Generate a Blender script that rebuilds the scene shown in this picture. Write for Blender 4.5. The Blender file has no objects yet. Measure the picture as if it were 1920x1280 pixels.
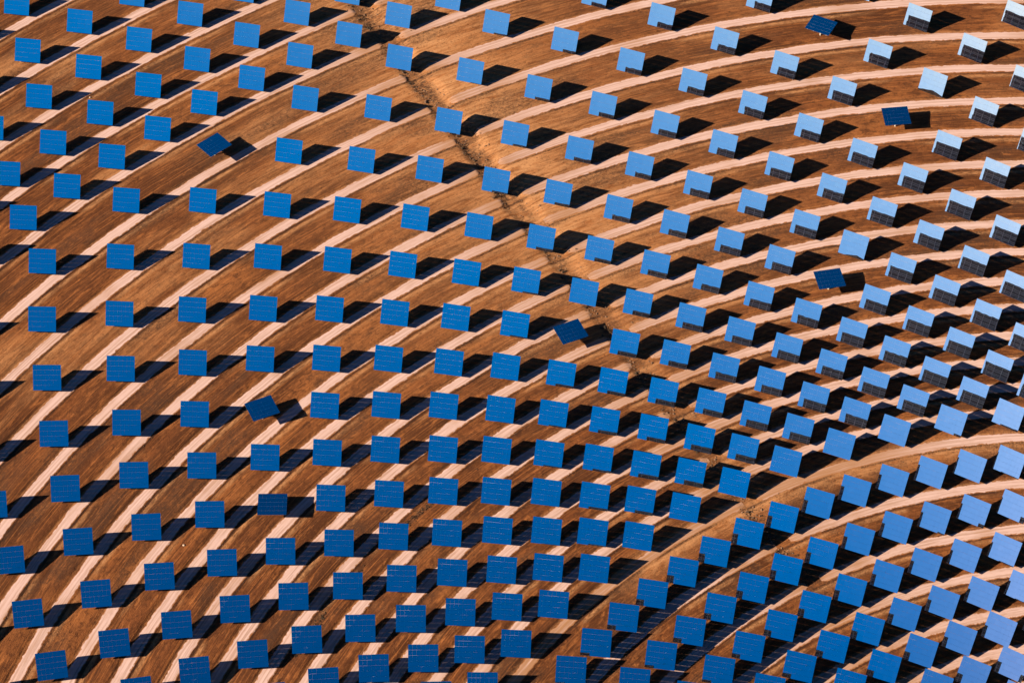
import bpy, math, random
import numpy as np
from mathutils import Matrix, Vector

rng = np.random.default_rng(7)
random.seed(7)
sc = bpy.context.scene
C = sc.collection
RAD = math.radians

# ------------------------------------------------------------------ camera
CAM_H, PITCH, ROLL, FPX = 1030.49657, 0.846204797, -0.00307982, 6591.217
fwd = Vector((0, math.cos(PITCH), -math.sin(PITCH)))
rt = Vector((1, 0, 0)); up = rt.cross(fwd)
r2 = rt * math.cos(ROLL) + up * math.sin(ROLL)
u2 = -rt * math.sin(ROLL) + up * math.cos(ROLL)
cam_d = bpy.data.cameras.new("camera")
cam = bpy.data.objects.new("camera", cam_d); C.objects.link(cam)
cam_d.sensor_width = 36.0
cam_d.lens = 36.0 * FPX / 1920.0
cam_d.clip_start = 5.0; cam_d.clip_end = 60000.0
m3 = Matrix((r2, u2, -fwd)).transposed()
cam.matrix_world = Matrix.Translation((0, 0, CAM_H)) @ m3.to_4x4()
sc.camera = cam

# ------------------------------------------------------------------ sun + sky
SUN_DIR = Vector((-0.79686612, -0.30674185, 0.52049382)).normalized()
SUN_EL = math.asin(SUN_DIR.z)
SUN_AZ = math.atan2(SUN_DIR.x, SUN_DIR.y)          # clockwise from +Y
world = bpy.data.worlds.new("World"); sc.world = world
world.use_nodes = True
wn = world.node_tree; wn.nodes.clear()
sky = wn.nodes.new("ShaderNodeTexSky"); sky.sky_type = 'NISHITA'
sky.sun_disc = False
sky.sun_elevation = SUN_EL
sky.sun_rotation = SUN_AZ
sky.altitude = 300.0
sky.air_density = 1.5; sky.dust_density = 1.5; sky.ozone_density = 6.0
sep = wn.nodes.new("ShaderNodeSeparateColor"); com = wn.nodes.new("ShaderNodeCombineColor")
for ch, (power, mult) in enumerate(((1.784, 0.1141), (1.538, 0.1582), (1.498, 0.1772))):   # film-like grade of the whole sky
    pw = wn.nodes.new("ShaderNodeMath"); pw.operation = 'POWER'; pw.inputs[1].default_value = power
    ml = wn.nodes.new("ShaderNodeMath"); ml.operation = 'MULTIPLY'; ml.inputs[1].default_value = mult
    wn.links.new(sep.outputs[ch], pw.inputs[0]); wn.links.new(pw.outputs[0], ml.inputs[0]); wn.links.new(ml.outputs[0], com.inputs[ch])
hs = wn.nodes.new("ShaderNodeHueSaturation"); hs.inputs["Saturation"].default_value = 1.255
bg = wn.nodes.new("ShaderNodeBackground"); bg.inputs[1].default_value = 0.05
wo = wn.nodes.new("ShaderNodeOutputWorld")
wn.links.new(sky.outputs[0], sep.inputs[0])
wn.links.new(com.outputs[0], hs.inputs["Color"])
wn.links.new(hs.outputs[0], bg.inputs[0])
wn.links.new(bg.outputs[0], wo.inputs[0])
sun_d = bpy.data.lights.new("sun", 'SUN'); sun_d.energy = 5.0
sun_d.angle = RAD(0.53); sun_d.color = (1.0, 0.76, 0.50)
sun = bpy.data.objects.new("sun", sun_d); C.objects.link(sun)
sun.location = (-300, 500, 400)
sun.rotation_euler = SUN_DIR.to_track_quat('Z', 'Y').to_euler()
sc.view_settings.view_transform = 'Standard'
sc.view_settings.look = 'None'
sc.view_settings.exposure = 2.0
sc.view_settings.gamma = 1.0
sc.view_settings.use_curve_mapping = False
sc.cycles.max_bounces = 8
sc.cycles.glossy_bounces = 5
sc.cycles.diffuse_bounces = 3
sc.cycles.caustics_reflective = False
sc.cycles.use_denoising = True

# ------------------------------------------------------------------ layout
TOWER = Vector((210.30105, 613.80155, 123.02569))   # aim point of every mirror
PIVOT = 5.765
MW, MH, OFF = 10.9, 9.937, 0.5
RADII = [126.3, 140.9, 157.02, 173.94, 192.13, 211.67, 233.02, 255.96, 268.48, 280.73, 294.1, 307.45, 321.88, 336.27, 351.99, 367.46,
         384.3, 401.07, 419.51, 437.77, 457.39, 477.29, 498.99, 520.48, 543.55, 566.64, 591.6, 616.57, 643.09]
PHASE = [-13.85, -12.471, -12.381, -7.778, -8.464, -6.165, -5.505, -4.588, -2.075, -4.583, -2.04, -4.555, -2.032, -4.54, -2.046, -4.542,
         -2.033, 0.476, -2.035, 0.49, -2.035, 0.488, -7.008, -19.552, -25.82, -29.574, -33.324, -37.077, -40.842]
STEP = [6.7, 6.1373, 5.6318, 5.0443, 4.592, 4.1661, 3.7606] + [5.021] * 17 + [2.5105] * 5
COUNT = [1, 3, 5, 8, 9, 12, 14, 12, 13, 12, 13, 13, 13, 13, 14, 14, 14, 15, 14, 14, 13, 12, 10, 7, 10, 8, 6, 3, 1]
NR = len(RADII)
OFFFRAME = [(18, -14), (19, -14), (21, -12), (22, -10), (23, -7), (24, -10), (25, -8), (27, -3), (28, -1), (2, -5), (6, -14)]
EDGE = [(2, 1), (4, -9), (12, -13)]                  # slivers at the picture edge
STOWED = {(23, -4): (319.5, 87.0), (21, -2): (27.0, 87.0), (18, -1): (174.0, 88.0), (17, -10): (336.0, 89.0),
          (14, -6): (156.0, 89.5), (13, -2): (349.5, 89.0), (15, -10): (180.0, 88.5)}
DITCH = RAD(-29.25)

def polar(r, th):
    return TOWER.x + r * np.sin(th), TOWER.y + r * np.cos(th)

# ------------------------------------------------------------------ noise + terrain height
_H = rng.random((512, 512))
def vnoise(x, y):
    xi = np.floor(x).astype(np.int64); yi = np.floor(y).astype(np.int64)
    fx = x - xi; fy = y - yi
    fx = fx * fx * (3 - 2 * fx); fy = fy * fy * (3 - 2 * fy)
    g = lambda a, b: _H[a % 512, b % 512]
    return (g(xi, yi) * (1 - fx) + g(xi + 1, yi) * fx) * (1 - fy) + (g(xi, yi + 1) * (1 - fx) + g(xi + 1, yi + 1) * fx) * fy
def fbm(x, y, o=4):
    s = 0; a = 0.5; t = 0
    for k in range(o):
        s = s + a * vnoise(x + 17.3 * k, y + 9.1 * k); t += a; x = x * 2.03; y = y * 2.03; a *= 0.5
    return s / t
def smooth(a, b, x):
    t = np.clip((x - a) / (b - a), 0, 1); return t * t * (3 - 2 * t)
RI = np.array(RADII)
IN_E = np.concatenate([RI - 8.85, [RI[-1] + 30 - 8.85]])     # inner edge of each ring road
OUT_E = np.concatenate([[RI[0] - 22], RI - 4.05])            # outer edge of the next road inwards
def ditch_depth(r):
    return np.interp(r, [170, 205, 235, 300, 400, 470, 700], [0.0, 0.2, 0.3, 0.45, 1.0, 1.45, 1.7])
def strip_coord(r):
    """metres inwards from the road above, and metres left to the road below"""
    k = np.clip(np.searchsorted(IN_E, r), 0, len(IN_E) - 1)
    a = IN_E[k]; b = OUT_E[k]
    return a - r, r - b, k
def ditch_x(r, th):
    wob = (fbm(r * 0.035 + 5, r * 0.0 + 3.3) - 0.5) * 2.4
    return (th - DITCH) * r + wob
def height(r, th):
    arc = th * 400.0
    x, y, k = strip_coord(r)
    var = fbm(arc * 0.012, r * 0.05 + 40)
    inside = (x > 0) & (y > 0)
    w = np.maximum(x + y, 1.0)
    lip = -(0.18 + 0.30 * var) * smooth(0.0, 0.7, x) * (1 - smooth(0.25, 0.75, x / w))
    mound = (0.10 + 0.55 * var) * smooth(0.0, 1.8, y) * (1 - smooth(0.30, 0.85, y / w))
    h = np.where(inside, lip + mound, 0.0)
    h = h + np.where(inside, 0.16 * (fbm(arc * 0.05, r * 0.9, 4) - 0.5) * smooth(0, 0.6, np.minimum(x, y)), 0.0)
    h = h + np.where(inside, 0.14 * (fbm(arc * 0.25, r * 0.45 + 80, 4) - 0.5) * smooth(0, 0.6, np.minimum(x, y)), 0.0)
    d = ditch_x(r, th)
    dep = ditch_depth(r) * (0.75 + 0.5 * fbm(r * 0.06 + 11, r * 0 + 8.2))
    prof = np.where(d < 0, smooth(-5.0, -2.0, d), 1 - smooth(1.8, 8.5, d))
    rag = (fbm(d * 0.25 + 33, r * 0.45, 4) - 0.5)
    prof = np.clip(prof + rag * 0.9 * prof * (1 - prof) * 4, 0, 1.15)
    rill = (fbm(d * 0.12 + 12, r * 1.1, 3) - 0.5) * smooth(0.5, 3, d) * (1 - smooth(6, 12, d)) * np.clip(ditch_depth(r), 0, 1)
    h = h - dep * prof * (0.85 + 0.7 * (fbm(d * 0.5 + 70, r * 0.5, 3) - 0.5)) + 0.5 * rill
    return h

# ------------------------------------------------------------------ materials
def new_mat(name):
    m = bpy.data.materials.new(name); m.use_nodes = True
    nt = m.node_tree; nt.nodes.clear()
    out = nt.nodes.new("ShaderNodeOutputMaterial")
    p = nt.nodes.new("ShaderNodeBsdfPrincipled")
    nt.links.new(p.outputs[0], out.inputs[0])
    return m, nt, p
def nd(nt, kind, **kw):
    n = nt.nodes.new(kind)
    for k, v in kw.items():
        if k.startswith("i_"):
            n.inputs[k[2:]].default_value = v
        else:
            setattr(n, k, v)
    return n
def mixc(nt, fac, a, b, blend='MIX'):
    n = nt.nodes.new("ShaderNodeMix"); n.data_type = 'RGBA'; n.blend_type = blend
    for s, v in ((0, fac), (6, a), (7, b)):
        if hasattr(v, "is_linked") or hasattr(v, "links"):
            nt.links.new(v, n.inputs[s])
        else:
            n.inputs[s].default_value = v if not isinstance(v, tuple) else (*v, 1.0)
    return n.outputs[2]
def mth(nt, op, a, b=None, clamp=False):
    n = nt.nodes.new("ShaderNodeMath"); n.operation = op; n.use_clamp = clamp
    for s, v in ((0, a), (1, b)):
        if v is None: continue
        if hasattr(v, "links"): nt.links.new(v, n.inputs[s])
        else: n.inputs[s].default_value = v
    return n.outputs[0]
def ramp(nt, src, lo, hi):
    n = nt.nodes.new("ShaderNodeMapRange"); n.clamp = True; n.interpolation_type = 'SMOOTHSTEP'
    nt.links.new(src, n.inputs[0]); n.inputs[1].default_value = lo; n.inputs[2].default_value = hi
    return n.outputs[0]
def noise(nt, vec, scale=(1, 1, 1), detail=4, rough=0.55, dist=0.0):
    mp = nd(nt, "ShaderNodeMapping"); mp.inputs["Scale"].default_value = scale
    nt.links.new(vec, mp.inputs["Vector"])
    n = nd(nt, "ShaderNodeTexNoise"); n.inputs["Scale"].default_value = 1.0
    n.inputs["Detail"].default_value = detail; n.inputs["Roughness"].default_value = rough; n.inputs["Distortion"].default_value = dist
    nt.links.new(mp.outputs[0], n.inputs["Vector"])
    return n.outputs["Fac"]
def attr(nt, name):
    n = nd(nt, "ShaderNodeAttribute", attribute_name=name); return n.outputs["Fac"]

def ground_material():
    m, nt, p = new_mat("graded_earth")
    uv = nd(nt, "ShaderNodeUVMap", uv_map="polar").outputs[0]
    streak = noise(nt, uv, (0.075, 0.48, 1), 7, 0.70, 1.2)
    streak2 = noise(nt, uv, (0.34, 1.5, 1), 6, 0.74, 0.8)
    patch = noise(nt, uv, (0.03, 0.06, 1), 6, 0.62, 0.6)
    patch2 = noise(nt, uv, (0.22, 0.36, 1), 7, 0.76, 0.6)
    clod = noise(nt, uv, (0.85, 1.0, 1), 6, 0.78, 0.5)
    grain = noise(nt, uv, (2.6, 3.4, 1), 4, 0.75)
    dark = (0.034, 0.0120, 0.0049); mid = (0.078, 0.0275, 0.0098); org = (0.168, 0.0650, 0.0215); pale = (0.250, 0.134, 0.067)
    region = noise(nt, uv, (0.009, 0.016, 1), 4, 0.6, 0.5)
    c = mixc(nt, ramp(nt, patch, 0.36, 0.64), dark, mid)
    c = mixc(nt, mth(nt, 'MULTIPLY', ramp(nt, region, 0.50, 0.66), 0.6), c, org)
    c = mixc(nt, mth(nt, 'MULTIPLY', ramp(nt, region, 0.46, 0.34), 0.5), c, dark)
    c = mixc(nt, mth(nt, 'MULTIPLY', ramp(nt, streak, 0.48, 0.68), 0.85), c, org)
    c = mixc(nt, mth(nt, 'MULTIPLY', ramp(nt, patch2, 0.46, 0.62), 0.85), c, dark)
    c = mixc(nt, mth(nt, 'MULTIPLY', ramp(nt, streak2, 0.53, 0.74), 0.55), c, org)
    rut = noise(nt, uv, (0.016, 2.1, 1), 3, 0.6, 0.25)
    c = mixc(nt, mth(nt, 'MULTIPLY', ramp(nt, rut, 0.56, 0.66), 0.65), c, org)
    c = mixc(nt, mth(nt, 'MULTIPLY', ramp(nt, rut, 0.43, 0.34), 0.75), c, (0.024, 0.0092, 0.0044))
    sd = attr(nt, "sandy")
    c = mixc(nt, mth(nt, 'MULTIPLY', sd, ramp(nt, patch2, 0.80, 0.30)), c, org)
    c = mixc(nt, mth(nt, 'MULTIPLY', sd, ramp(nt, streak, 0.30, 0.62)), c, pale)
    c = mixc(nt, mth(nt, 'MULTIPLY', attr(nt, "spoil"), ramp(nt, streak2, 0.30, 0.62)), c, pale)
    c = mixc(nt, mth(nt, 'MULTIPLY', attr(nt, "edge"), ramp(nt, clod, 0.25, 0.6)), c, (0.0240, 0.0132, 0.0102))
    c = mixc(nt, mth(nt, 'MULTIPLY', attr(nt, "veg"), ramp(nt, clod, 0.32, 0.60)), c, (0.0260, 0.0161, 0.0120))
    c = mixc(nt, mth(nt, 'MULTIPLY', ramp(nt, clod, 0.53, 0.68), 0.8), c, dark)
    c = mixc(nt, mth(nt, 'MULTIPLY', ramp(nt, grain, 0.58, 0.76), 0.55), c, org)
    c = mixc(nt, mth(nt, 'MULTIPLY', ramp(nt, clod, 0.40, 0.26), 0.5), c, pale)
    c = mixc(nt, mth(nt, 'MULTIPLY', ramp(nt, grain, 0.44, 0.24), 0.6), c, dark)
    nt.links.new(c, p.inputs["Base Color"])
    p.inputs["Roughness"].default_value = 0.95
    p.inputs["Specular IOR Level"].default_value = 0.1
    hsum = mth(nt, 'ADD', mth(nt, 'MULTIPLY', grain, 0.30), mth(nt, 'ADD', mth(nt, 'MULTIPLY', streak2, 0.6), mth(nt, 'MULTIPLY', clod, 0.9)))
    b = nd(nt, "ShaderNodeBump"); b.inputs["Strength"].default_value = 0.8; b.inputs["Distance"].default_value = 0.40
    nt.links.new(hsum, b.inputs["Height"]); nt.links.new(b.outputs[0], p.inputs["Normal"])
    return m
def road_material():
    m, nt, p = new_mat("compacted_pale_dirt")
    uv = nd(nt, "ShaderNodeUVMap", uv_map="polar").outputs[0]
    streak = noise(nt, uv, (0.022, 1.25, 1), 5, 0.66, 0.3)
    patch = noise(nt, uv, (0.06, 0.20, 1), 5, 0.65, 0.5)
    grain = noise(nt, uv, (1.5, 2.5, 1), 4, 0.7)
    c = mixc(nt, ramp(nt, streak, 0.47, 0.64), (0.296, 0.226, 0.232), (0.205, 0.142, 0.126))
    c = mixc(nt, mth(nt, 'MULTIPLY', ramp(nt, patch, 0.50, 0.70), 0.55), c, (0.215, 0.146, 0.130))
    c = mixc(nt, mth(nt, 'MULTIPLY', attr(nt, "track"), ramp(nt, patch, 0.62, 0.34)), c, (0.215, 0.145, 0.132))
    c = mixc(nt, mth(nt, 'MULTIPLY', ramp(nt, grain, 0.55, 0.78), 0.35), c, (0.190, 0.125, 0.108))
    f = mth(nt, 'MULTIPLY', attr(nt, "fade"), ramp(nt, streak, 0.10, 0.60))
    c = mixc(nt, f, c, (0.1700, 0.0943, 0.0555))
    edge_n = noise(nt, uv, (0.5, 1.3, 1), 5, 0.7, 0.5)
    rimf = ramp(nt, mth(nt, 'ADD', attr(nt, "rim"), mth(nt, 'MULTIPLY', mth(nt, 'SUBTRACT', edge_n, 0.5), 1.9)), 0.62, 0.92)
    c = mixc(nt, rimf, c, (0.150, 0.068, 0.030))
    nt.links.new(c, p.inputs["Base Color"])
    p.inputs["Roughness"].default_value = 0.95; p.inputs["Specular IOR Level"].default_value = 0.1
    b = nd(nt, "ShaderNodeBump"); b.inputs["Strength"].default_value = 0.35; b.inputs["Distance"].default_value = 0.12
    nt.links.new(mth(nt, 'ADD', streak, mth(nt, 'MULTIPLY', grain, 0.4)), b.inputs["Height"])
    nt.links.new(b.outputs[0], p.inputs["Normal"])
    return m
def plain(name, col, rough=0.6, metal=0.0, var=0.25, scale=1.2):
    m, nt, p = new_mat(name)
    tc = nd(nt, "ShaderNodeTexCoord").outputs["Object"]
    n = noise(nt, tc, (scale, scale, scale), 4, 0.6)
    d = tuple(x * (1 - var) for x in col)
    nt.links.new(mixc(nt, ramp(nt, n, 0.35, 0.7), col, d), p.inputs["Base Color"])
    p.inputs["Roughness"].default_value = rough; p.inputs["Metallic"].default_value = metal
    return m
def mirror_material():
    m, nt, p = new_mat("silvered_glass")
    tc = nd(nt, "ShaderNodeTexCoord").outputs["Object"]
    n = noise(nt, tc, (0.6, 0.6, 0.6), 3, 0.6)
    nt.links.new(mixc(nt, ramp(nt, n, 0.3, 0.75), (0.93, 0.94, 0.95), (0.89, 0.905, 0.92)), p.inputs["Base Color"])
    p.inputs["Metallic"].default_value = 1.0
    p.inputs["Roughness"].default_value = 0.012
    return m
M_GROUND = ground_material(); M_ROAD = road_material()
M_MIRROR = mirror_material()
M_BACK = plain("grey_stamped_steel", (0.085, 0.132, 0.190), 0.55, 0.0, 0.25, 0.8)
M_STEEL = plain("galvanised_steel", (0.45, 0.56, 0.68), 0.55, 0.0, 0.2, 1.5)
M_POST = plain("painted_post", (0.36, 0.35, 0.33), 0.5, 0.0, 0.15, 1.0)
M_DRIVE = plain("drive_casing", (0.20, 0.21, 0.22), 0.45, 0.2, 0.2, 2.0)
M_CONC = plain("concrete", (0.45, 0.40, 0.35), 0.9, 0.0, 0.2, 2.0)
M_STONE = plain("brown_stone", (0.100, 0.060, 0.040), 0.95, 0.0, 0.45, 0.7)
M_PALE = plain("pale_stone", (0.32, 0.26, 0.22), 0.9, 0.0, 0.2, 2.0)
M_SCRUB = plain("dry_scrub", (0.026, 0.017, 0.010), 0.95, 0.0, 0.5, 0.6)

# ------------------------------------------------------------------ mesh helpers
def np_mesh(name, co, faces, mats, uv=None, attrs=None, smooth_shade=True, fmat=None):
    co = np.asarray(co, np.float32); faces = np.asarray(faces, np.int32)
    me = bpy.data.meshes.new(name)
    nv, nf, w = len(co), len(faces), faces.shape[1]
    me.vertices.add(nv); me.vertices.foreach_set("co", co.ravel())
    me.loops.add(nf * w); me.loops.foreach_set("vertex_index", faces.ravel())
    me.polygons.add(nf)
    me.polygons.foreach_set("loop_start", np.arange(0, nf * w, w, dtype=np.int32))
    me.polygons.foreach_set("use_smooth", np.full(nf, smooth_shade))
    for m in mats: me.materials.append(m)
    if fmat is not None: me.polygons.foreach_set("material_index", np.asarray(fmat, np.int32))
    if uv is not None:
        l = me.uv_layers.new(name="polar"); l.data.foreach_set("uv", np.asarray(uv, np.float32)[faces.ravel()].ravel())
    for k, v in (attrs or {}).items():
        a = me.attributes.new(k, 'FLOAT', 'POINT'); a.data.foreach_set("value", np.asarray(v, np.float32))
    me.update(calc_edges=True); me.validate()
    return me
def grid_faces(nr, nc):
    i = np.arange(nr - 1)[:, None] * nc + np.arange(nc - 1)[None]
    return np.stack([i, i + nc, i + nc + 1, i + 1], -1).reshape(-1, 4)
def link(name, me, parent=None):
    o = bpy.data.objects.new(name, me); C.objects.link(o); o.parent = parent
    return o
def tag(o, label=None, cat=None, group=None, kind=None):
    if label: o["label"] = label
    if cat: o["category"] = cat
    if group: o["group"] = group
    if kind: o["kind"] = kind
    return o
class MB:
    """collects small solids into one mesh"""
    def __init__(s): s.v = []; s.f = []
    def box(s, c, d, R=None):
        n = len(s.v)
        for z in (-.5, .5):
            for y in (-.5, .5):
                for x in (-.5, .5):
                    q = Vector((x * d[0], y * d[1], z * d[2]))
                    if R: q = R @ q
                    s.v.append(tuple(q + Vector(c)))
        for f in ((0, 2, 3, 1), (4, 5, 7, 6), (0, 1, 5, 4), (2, 6, 7, 3), (0, 4, 6, 2), (1, 3, 7, 5)):
            s.f.append(tuple(n + i for i in f))
    def bar(s, a, b, w, h=None):
        a = Vector(a); b = Vector(b); d = b - a
        s.box((a + b) / 2, (w, h or w, d.length), d.to_track_quat('Z', 'Y').to_matrix())
    def lathe(s, prof, n=12, c=(0, 0, 0), axis=None):
        R = Vector(axis).to_track_quat('Z', 'Y').to_matrix() if axis else None
        st = len(s.v)
        for r, z in prof:
            for k in range(n):
                a = 2 * math.pi * k / n; q = Vector((r * math.cos(a), r * math.sin(a), z))
                if R: q = R @ q
                s.v.append(tuple(q + Vector(c)))
        for i in range(len(prof) - 1):
            for k in range(n):
                j = (k + 1) % n
                s.f.append((st + i * n + k, st + i * n + j, st + (i + 1) * n + j, st + (i + 1) * n + k))
        s.f.append(tuple(st + k for k in reversed(range(n))))
        s.f.append(tuple(st + (len(prof) - 1) * n + k for k in range(n)))
    def mesh(s, name, mats):
        me = bpy.data.meshes.new(name); me.from_pydata(s.v, [], s.f)
        for m in mats: me.materials.append(m)
        me.update(); return me

# ------------------------------------------------------------------ ground: one polar sheet to the horizon
TH0, TH1 = RAD(-80), RAD(20)
thf = np.arange(TH0, TH1, RAD(0.20))
th = np.concatenate([np.linspace(-math.pi, TH0, 26)[:-1], thf, np.linspace(TH1, math.pi, 26)])
rf = np.arange(112, 700, 0.45)
r = np.concatenate([[0.5, 20, 45, 70, 90, 102], rf, [702, 712, 730, 760, 820, 950, 1200, 1700, 2600, 5000, 12000, 30000]])
RR, TT = np.meshgrid(r, th, indexing='ij')
hh = height(RR, TT)
fade_out = smooth(112, 120, RR) * (1 - smooth(690, 704, RR))
hh = hh * fade_out
X, Y = polar(RR, TT)
xs, ys, kk = strip_coord(RR)
dx = ditch_x(RR, TT)
arc = TT * 400.0
n1 = fbm(arc * 0.02 + 3, RR * 0.05 + 7)
sandy = np.clip(np.exp(-np.abs(dx - 12) / (22 + 26 * n1)) * smooth(300, 420, RR) * 1.15, 0, 1)
sandy = np.maximum(sandy, 0.45 * np.exp(-np.abs(dx - 3) / 7.0) * smooth(215, 260, RR))
sandy = np.maximum(sandy, 0.55 * smooth(0.55, 0.75, n1) * smooth(380, 560, RR))
bound = np.exp(-((RR - 247.0) / 5.0) ** 2)
sandy = np.maximum(sandy, 0.8 * bound * smooth(-46, -40, np.degrees(TT)))
spoilv = fbm(arc * 0.03 + 30, RR * 0.02 + 1)
spoil = np.where((xs > 0) & (ys > 0), (smooth(0.5, 1.3, xs) * (1 - smooth(1.6, 3.4, xs)) * smooth(0.40, 0.62, spoilv) * 0.85
        + (1 - smooth(0.0, 0.8, ys)) * 0.55), 0)
edge = np.where((xs > 0), (1 - smooth(0.35, 0.9, xs)) * smooth(0.25, 0.55, fbm(arc * 0.05 + 60, RR * 0.03)), 0)
ditch_w = np.clip(ditch_depth(RR) / 1.2, 0, 1)
veg = np.exp(-(np.abs(dx + 0.2 + 3 * (fbm(dx * .2, RR * .25 + 6) - .5)) / 4.0) ** 4) * ditch_w * smooth(0.22, 0.6, fbm(dx * .3 + 9, RR * .16))
veg = np.maximum(veg, 0.9 * np.exp(-((RR - 324.6) / 1.1) ** 2) * smooth(0.42, 0.6, fbm(arc * 0.06 + 9, RR * 0.1)) * (1 - smooth(RAD(-44), RAD(-40), TT)))
veg = np.maximum(veg, 0.75 * np.exp(-((dx + 1.0) / 3.4) ** 2) * (1 - smooth(240, 262, RR)) * smooth(180, 200, RR) * smooth(0.40, 0.55, fbm(arc * .12 + 4, RR * .12)))
veg = np.maximum(veg, 0.75 * smooth(0.55, 0.72, fbm(arc * 0.03 + 90, RR * 0.09 + 30)) * (0.3 + fbm(arc * .3, RR * .6)))
co = np.stack([X, Y, hh], -1).reshape(-1, 3)
uv = np.stack([arc, RR], -1).reshape(-1, 2)
me = np_mesh("ground", co, grid_faces(len(r), len(th)), [M_GROUND], uv,
             {"sandy": sandy.ravel(), "spoil": spoil.ravel(), "edge": edge.ravel(), "veg": veg.ravel()})
tag(link("ground", me), kind="structure")

# ------------------------------------------------------------------ ring roads, broken where the ditch crosses them
def road(k, a0, a1, cut0, cut1):
    R = RADII[k]; n = max(8, int((a1 - a0) * R / 0.6))
    t = np.linspace(a0, a1, n)
    arcm = t * 400.0
    jo = (fbm(arcm * 0.10 + 11 * k, arcm * 0 + k, 5) - 0.5) * 1.2 + (fbm(arcm * 0.5 + 3 * k, arcm * 0 + 9.3 * k, 4) - 0.5) * 0.7
    ji = (fbm(arcm * 0.12 + 7 * k + 50, arcm * 0 + k + 5, 5) - 0.5) * 1.0 + (fbm(arcm * 0.5 + 5 * k, arcm * 0 + 4.1 * k, 4) - 0.5) * 0.65
    ro = R - 4.05 + jo; rin = R - 8.85 + ji
    e = np.ones(n)
    if cut1: e = np.minimum(e, smooth(0, 1, (a1 - t) * R / 2.2))
    if cut0: e = np.minimum(e, smooth(0, 1, (t - a0) * R / 2.2))
    mid = (ro + rin) / 2; half = (ro - rin) / 2 * (0.55 + 0.45 * e)
    s = np.linspace(-1, 1, 17)
    rr = mid[:, None] + half[:, None] * s[None]
    tt = np.repeat(t[:, None], 17, 1)
    ruts = -0.03 * (np.exp(-((s - 0.42) / 0.16) ** 2) + np.exp(-((s + 0.42) / 0.16) ** 2))
    z = height(rr, tt) + 0.035 + (0.03 * (1 - s ** 2) + ruts)[None]
    z[:, 0] -= 0.06; z[:, -1] -= 0.06
    x, y = polar(rr, tt)
    dd = (tt - DITCH) * rr
    fade = np.clip(np.exp(-np.abs(dd) / (14 + 18 * fbm(arcm * .03, arcm * 0 + k)))[:, None] if dd.ndim == 1 else np.exp(-np.abs(dd) / 20.0), 0, 1)
    fade = np.clip(fade * 1.25 + 0.45 * smooth(0.55, 0.8, fbm(tt * 16 + k * 3.1, rr * 0.02)), 0, 1)
    if k == 7:
        fade = np.maximum(fade, 1 - smooth(RAD(-17), RAD(-8), tt))
    trk = np.exp(-((np.abs(s) - 0.40) / 0.13) ** 2)
    rim = np.repeat(smooth(0.45, 1.0, np.abs(s))[None], n, 0)
    me = np_mesh("dirt_road", np.stack([x, y, z], -1).reshape(-1, 3), grid_faces(n, 17), [M_ROAD],
                 np.stack([tt * 400, rr], -1).reshape(-1, 2), {"fade": fade.ravel(), "rim": rim.ravel(), "track": np.repeat(trk[None], n, 0).ravel()})
    tag(link("dirt_road", me), kind="structure")
for k in range(NR):
    R = RADII[k]
    if R > 195:
        gap = 3.4 if R > 300 else 2.0
        road(k, RAD(-78), DITCH - gap / R, False, True)
        road(k, DITCH + (gap + 2.2) / R, RAD(16), True, False)
    else:
        road(k, RAD(-78), RAD(16), False, False)

# ------------------------------------------------------------------ heliostat meshes
def pedestal_mesh():
    b = MB()
    b.lathe([(0.62, -3.2), (0.62, 0.14), (0.50, 0.15), (0.50, 0.22), (0.31, 0.24), (0.29, PIVOT - 0.75), (0.40, PIVOT - 0.72), (0.40, PIVOT - 0.60)], 14)
    return b.mesh("pedestal", [M_POST])
def drive_mesh():
    b = MB()
    b.lathe([(0.36, -0.62), (0.40, -0.45), (0.40, -0.20), (0.30, -0.12), (0.30, 0.10)], 12)
    b.lathe([(0.33, -0.45), (0.33, 0.45)], 12, (0, 0, 0), (1, 0, 0))
    b.box((0.55, 0.25, -0.35), (0.35, 0.55, 0.35))
    b.box((-0.2, 0.5, -0.3), (0.3, 0.4, 0.3))
    return b.mesh("drive_unit", [M_DRIVE])
def tube_mesh():
    b = MB()
    for sgn in (-1, 1):
        b.lathe([(0.21, 0.45), (0.21, 4.75), (0.26, 4.76), (0.26, 4.85)], 12, (0, 0, 0), (sgn, 0, 0))
    return b.mesh("torque_tube", [M_STEEL])
def truss_mesh():
    b = MB(); L = 4.75
    top = lambda y: Vector((0, y, 0.30)); bot = lambda y: Vector((0, y, -0.55 + 0.72 * abs(y) / L))
    b.bar(top(-L), top(L), 0.14, 0.07)
    for s in (-1, 1):
        b.bar(bot(0), bot(s * L), 0.12, 0.08)
        ysq = [0.25, 1.1, 1.95, 2.8, 3.6, 4.35]
        for i in range(len(ysq) - 1):
            b.bar(top(s * ysq[i]) if i % 2 else bot(s * ysq[i]), bot(s * ysq[i + 1]) if i % 2 else top(s * ysq[i + 1]), 0.09)
            b.bar(bot(s * ysq[i + 1]), top(s * ysq[i + 1]), 0.08)
    return b.mesh("support_truss", [M_STEEL])
def purlin_mesh():
    b = MB()
    for row in range(5):
        y0 = (row - 2) * MH / 5
        for dy in (-0.62, 0.62):
            b.box((0, y0 + dy, 0.385), (MW - 0.5, 0.13, 0.10))
            for col in range(7):
                b.box(((col - 3) * MW / 7, y0 + dy, 0.446), (0.16, 0.14, 0.022))
    return b.mesh("purlin_frame", [M_STEEL])
GAPX, GAPY = 0.012, 0.031
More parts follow.
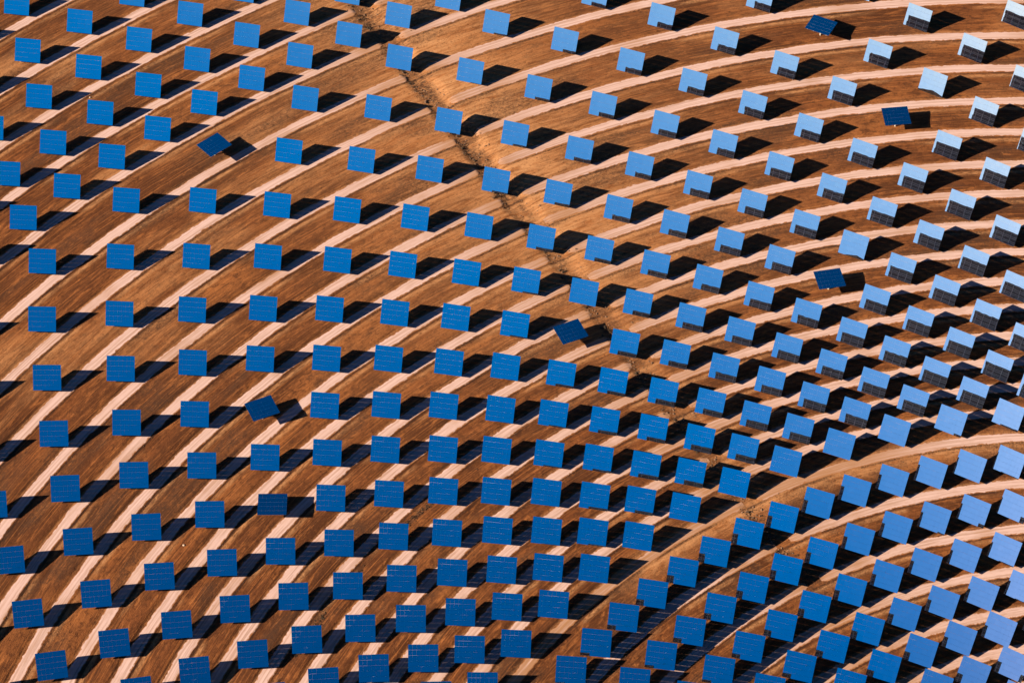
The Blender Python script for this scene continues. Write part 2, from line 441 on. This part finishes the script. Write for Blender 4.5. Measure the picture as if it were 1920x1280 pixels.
def facet_mesh(seed, focal=360.0):
    g = random.Random(seed)
    v = []; f = []; fm = []
    w = MW / 7 - GAPX; h = MH / 5 - GAPY
    w2, h2 = w / 2, h / 2
    for row in range(5):
        for col in range(7):
            cx = (col - 3) * MW / 7; cy = (row - 2) * MH / 5
            tx = -cx / (2 * focal) + g.gauss(0, 0.0016)
            ty = -cy / (2 * focal) + g.gauss(0, 0.0016)
            st = len(v)
            # slight bow of each sheet: 3 x 3 vertices in front, 4 at the back
            for j in (-1, 0, 1):
                for i in (-1, 0, 1):
                    lx, ly = i * w2, j * h2
                    z = OFF - tx * lx - ty * ly
                    v.append((cx + lx, cy + ly, z))
            for j in (-1, 1):
                for i in (-1, 1):
                    lx, ly = i * w2, j * h2
                    v.append((cx + lx, cy + ly, OFF - 0.035 - tx * lx - ty * ly))
            for j in range(2):
                for i in range(2):
                    a = st + j * 3 + i
                    f.append((a, a + 1, a + 4, a + 3)); fm.append(0)
            b0, b1, b2, b3 = st + 9, st + 10, st + 11, st + 12
            f.append((b0, b2, b3, b1)); fm.append(1)
            f.append((st, b0, b1, st + 2)); fm.append(1)
            f.append((st + 8, b3, b2, st + 6)); fm.append(1)
            f.append((st + 6, b2, b0, st)); fm.append(1)
            f.append((st + 2, b1, b3, st + 8)); fm.append(1)
    me = bpy.data.meshes.new("mirror_facets"); me.from_pydata(v, [], f)
    me.materials.append(M_MIRROR); me.materials.append(M_BACK)
    me.polygons.foreach_set("material_index", fm); me.update()
    return me
ME_PED, ME_DRV, ME_TUB, ME_TRS, ME_PUR = pedestal_mesh(), drive_mesh(), tube_mesh(), truss_mesh(), purlin_mesh()
ME_FAC = [facet_mesh(s) for s in range(10)]
TRUSS_X = (-4.25, -1.55, 1.55, 4.25)

def orientation(pos, stow=None):
    if stow:
        a, e = RAD(stow[0]), RAD(stow[1])
        return Vector((math.cos(e) * math.sin(a), math.cos(e) * math.cos(a), math.sin(e)))
    return ((TOWER - pos).normalized() + SUN_DIR).normalized()
fac_i = [0]
def heliostat(k, j):
    a = RAD(PHASE[k] + j * STEP[k]); R = RADII[k]
    x, y = polar(R, a)
    pos = Vector((x, y, PIVOT))
    n = orientation(pos, STOWED.get((k, j)))
    yaw = math.atan2(n.y, n.x) + math.pi / 2             # local -Y faces the normal
    tilt = math.pi / 2 - math.asin(max(-1, min(1, n.z)))
    root = bpy.data.objects.new("heliostat", None); C.objects.link(root)
    root.location = (x, y, 0.0); root.rotation_euler = (0, 0, yaw); root.empty_display_size = 2
    p = link("pedestal", ME_PED, root)
    d = link("drive_unit", ME_DRV, root); d.location = (0, 0, PIVOT)
    for nm, me in (("torque_tube", ME_TUB), ("purlin_frame", ME_PUR), ("mirror_facets", ME_FAC[fac_i[0] % 10])):
        o = link(nm, me, root); o.location = (0, 0, PIVOT); o.rotation_euler = (tilt, 0, 0)
        if nm == "mirror_facets": o["kind"] = "stuff"
    for tx in TRUSS_X:
        o = link("support_truss", ME_TRS, root); o.location = (tx, 0, PIVOT); o.rotation_euler = (tilt, 0, 0)
    fac_i[0] += 7 if fac_i[0] % 3 else 4
    return root, n, pos

ORD = ["", "first", "second", "third", "fourth", "fifth", "sixth", "seventh", "eighth", "ninth", "tenth", "eleventh", "twelfth", "thirteenth",
       "fourteenth", "fifteenth", "sixteenth", "seventeenth", "eighteenth", "nineteenth", "twentieth", "twenty-first", "twenty-second",
       "twenty-third", "twenty-fourth", "twenty-fifth", "twenty-sixth", "twenty-seventh", "twenty-eighth", "twenty-ninth"]
def project(v):
    d = v - Vector((0, 0, CAM_H)); z = d.dot(fwd)
    return 960 + FPX * d.dot(r2) / z, 640 - FPX * d.dot(u2) / z
shown = {}
for k in range(NR):
    for j in range(-COUNT[k] + 1, 1): shown.setdefault(k, []).append(j)
for k, j in EDGE: shown[k].append(j)
for k in shown:
    for pos_i, j in enumerate(sorted(shown[k])):
        root, n, pos = heliostat(k, j)
        d = (pos - Vector((0, 0, CAM_H))).normalized()
        w = d - 2 * d.dot(n) * n
        el = math.degrees(math.asin(w.z))
        px, py = project(pos)
        where = f"{ORD[pos_i + 1]} from left on the {ORD[NR - k]} arc from the top-left corner"
        if len(shown[k]) == 1: where = f"alone on the {ORD[NR - k]} arc from the top-left corner"
        elif pos_i == len(shown[k]) - 1: where = f"rightmost on the {ORD[NR - k]} arc from the top-left corner"
        if (k, j) in STOWED:
            tag(root, f"dark navy heliostat stowed flat, {where}", "heliostat", "heliostats stowed lying flat")
        else:
            tone = "pale blue" if el < 13 else "sky blue" if el < 19 else "bright blue" if el < 30 else "deep blue"
            tag(root, f"{tone} tilted heliostat, {where}", "heliostat", "heliostats facing the tower along the arc roads")
for k, j in OFFFRAME:
    root, n, pos = heliostat(k, j)
    side = "left" if k > 6 else "bottom"
    tag(root, f"heliostat beyond the {side} picture edge on the {ORD[NR - k]} arc from top-left", "heliostat", "heliostats facing the tower along the arc roads")

# ------------------------------------------------------------------ stones, scrub, boulders
def scatter_stones():
    base = np.array([(1, 0, 0), (-1, 0, 0), (0, 1, 0), (0, -1, 0), (0, 0, 1), (0, 0, -.6)], float)
    fc = np.array([(0, 2, 4), (2, 1, 4), (1, 3, 4), (3, 0, 4), (2, 0, 5), (1, 2, 5), (3, 1, 5), (0, 3, 5)])
    pts = []
    for k in range(2, NR):
        R = RADII[k]; n = int(R * 0.55)
        t = rng.uniform(RAD(-74), RAD(8), n); arcm = t * 400
        keep = fbm(arcm * 0.05 + 60, (R - 8.85) * 0.03 + arcm * 0) + rng.normal(0, .12, n) > 0.5
        rr = R - 9.25 + rng.normal(0, 0.35, n)
        pts.append(np.stack([rr, t, 0.06 + 0.16 * rng.random(n) ** 2], 1)[keep])
    n = 1500
    pts.append(np.stack([rng.uniform(200, 640, n), rng.uniform(RAD(-72), RAD(6), n), 0.05 + 0.13 * rng.random(n) ** 3], 1))
    n = 1800
    rr = rng.uniform(215, 650, n); o = np.where(rng.random(n) < .6, rng.normal(-2.4, 1.3, n), rng.normal(3, 3, n))
    wob = (fbm(rr * 0.035 + 5, rr * 0.0 + 3.3) - 0.5) * 2.4
    pts.append(np.stack([rr, DITCH + (o - wob) / rr, 0.10 + 0.42 * rng.random(n) ** 2], 1))
    P = np.concatenate(pts); N = len(P)
    x, y = polar(P[:, 0], P[:, 1]); z = height(P[:, 0], P[:, 1])
    v = base[None] * (0.7 + 0.6 * rng.random((N, 6, 1))) * P[:, 2][:, None, None] * np.array([1.1, 1.0, 0.75])
    a = rng.uniform(0, 6.28, N); ca, sa = np.cos(a)[:, None], np.sin(a)[:, None]
    v = np.stack([v[..., 0] * ca - v[..., 1] * sa, v[..., 0] * sa + v[..., 1] * ca, v[..., 2]], -1)
    v += np.stack([x, y, z + P[:, 2] * 0.25], -1)[:, None]
    f = fc[None] + (np.arange(N) * 6)[:, None, None]
    me = np_mesh("stones", v.reshape(-1, 3), f.reshape(-1, 3), [M_STONE], smooth_shade=False)
    tag(link("stones", me), "loose brown stones along the road edges and in the ditch", "stones", kind="stuff")
scatter_stones()
def scatter_scrub():
    pts = []
    n = 900
    rr = rng.uniform(210, 660, n); o = rng.normal(-2.9, 1.1, n)
    wob = (fbm(rr * 0.035 + 5, rr * 0.0 + 3.3) - 0.5) * 2.4
    keep = fbm(rr * 0.12 + 31, rr * 0 + 2.2) + rng.normal(0, .08, n) > 0.47
    pts.append(np.stack([rr, DITCH + (o - wob) / rr, 0.35 + 0.75 * rng.random(n) ** 2], 1)[keep])
    n = 700
    t = rng.uniform(RAD(-68), RAD(-42), n)
    keep = fbm(t * 400 * 0.06 + 9, t * 0 + 32.4) + rng.normal(0, .05, n) > 0.50
    pts.append(np.stack([324.6 + rng.normal(0, 0.7, n), t, 0.2 + 0.35 * rng.random(n)], 1)[keep])
    n = 500
    rr = rng.uniform(190, 258, n)
    pts.append(np.stack([rr, DITCH + rng.normal(0, 3.0, n) / rr, 0.15 + 0.3 * rng.random(n)], 1)[fbm(rr * .15, rr * 0 + 5) > .5])
    n = 500
    pts.append(np.stack([rng.uniform(200, 640, n), rng.uniform(RAD(-72), RAD(6), n), 0.1 + 0.22 * rng.random(n)], 1))
    P = np.concatenate(pts)
    x_, y_, k_ = strip_coord(P[:, 0]); P = P[(x_ > 0.3) & (y_ > 0.3)]
    N = len(P); L = 14
    x, y = polar(P[:, 0], P[:, 1]); z = height(P[:, 0], P[:, 1])
    d = rng.normal(0, 1, (N, L, 3)); d[..., 2] = np.abs(d[..., 2]) * 0.8; d /= np.linalg.norm(d, axis=-1, keepdims=True)
    c = d * (0.35 + 0.65 * rng.random((N, L, 1)))
    e1 = rng.normal(0, 1, (N, L, 3)); e1 /= np.linalg.norm(e1, axis=-1, keepdims=True)
    e2 = np.cross(e1, d)
    tri = np.stack([c + e1 * .34, c - e1 * .2 + e2 * .34, c - e1 * .2 - e2 * .34], 2) * P[:, 2][:, None, None, None]
    tri += np.stack([x, y, z + 0.05], -1)[:, None, None]
    f = np.arange(N * L * 3).reshape(-1, 3)
    me = np_mesh("dry_scrub", tri.reshape(-1, 3), f, [M_SCRUB], smooth_shade=False)
    tag(link("dry_scrub", me), "dark dry scrub growing in the ditch and on the strips", "scrub", kind="stuff")
scatter_scrub()
def boulder(r_, th_, size, label):
    g = random.Random(int(r_)); v = []; f = []; nu, nvv = 9, 6
    for j in range(nvv + 1):
        ph = math.pi * j / nvv
        for i in range(nu):
            q = 1 + g.uniform(-.14, .14); a = 2 * math.pi * i / nu
            v.append((size * q * math.sin(ph) * math.cos(a), size * 0.85 * q * math.sin(ph) * math.sin(a), size * 0.75 * q * math.cos(ph)))
    for j in range(nvv):
        for i in range(nu):
            f.append((j * nu + i, (j + 1) * nu + i, (j + 1) * nu + (i + 1) % nu, j * nu + (i + 1) % nu))
    me = bpy.data.meshes.new("boulder"); me.from_pydata(v, [], f); me.materials.append(M_PALE); me.update()
    o = link("boulder", me); x, y = polar(r_, RAD(th_))
    z = float(height(np.array([r_]), np.array([RAD(th_)]))[0])
    o.location = (x, y, z + size * 0.45)
    tag(o, label, "boulder")
boulder(387.0, -59.3, 0.5, "small pale boulder on bare brown earth beside a road, lower left")
boulder(581.7, -41.58, 0.4, "tiny pale boulder at a strip edge near the top-left corner")
print("objects", len(bpy.data.objects))
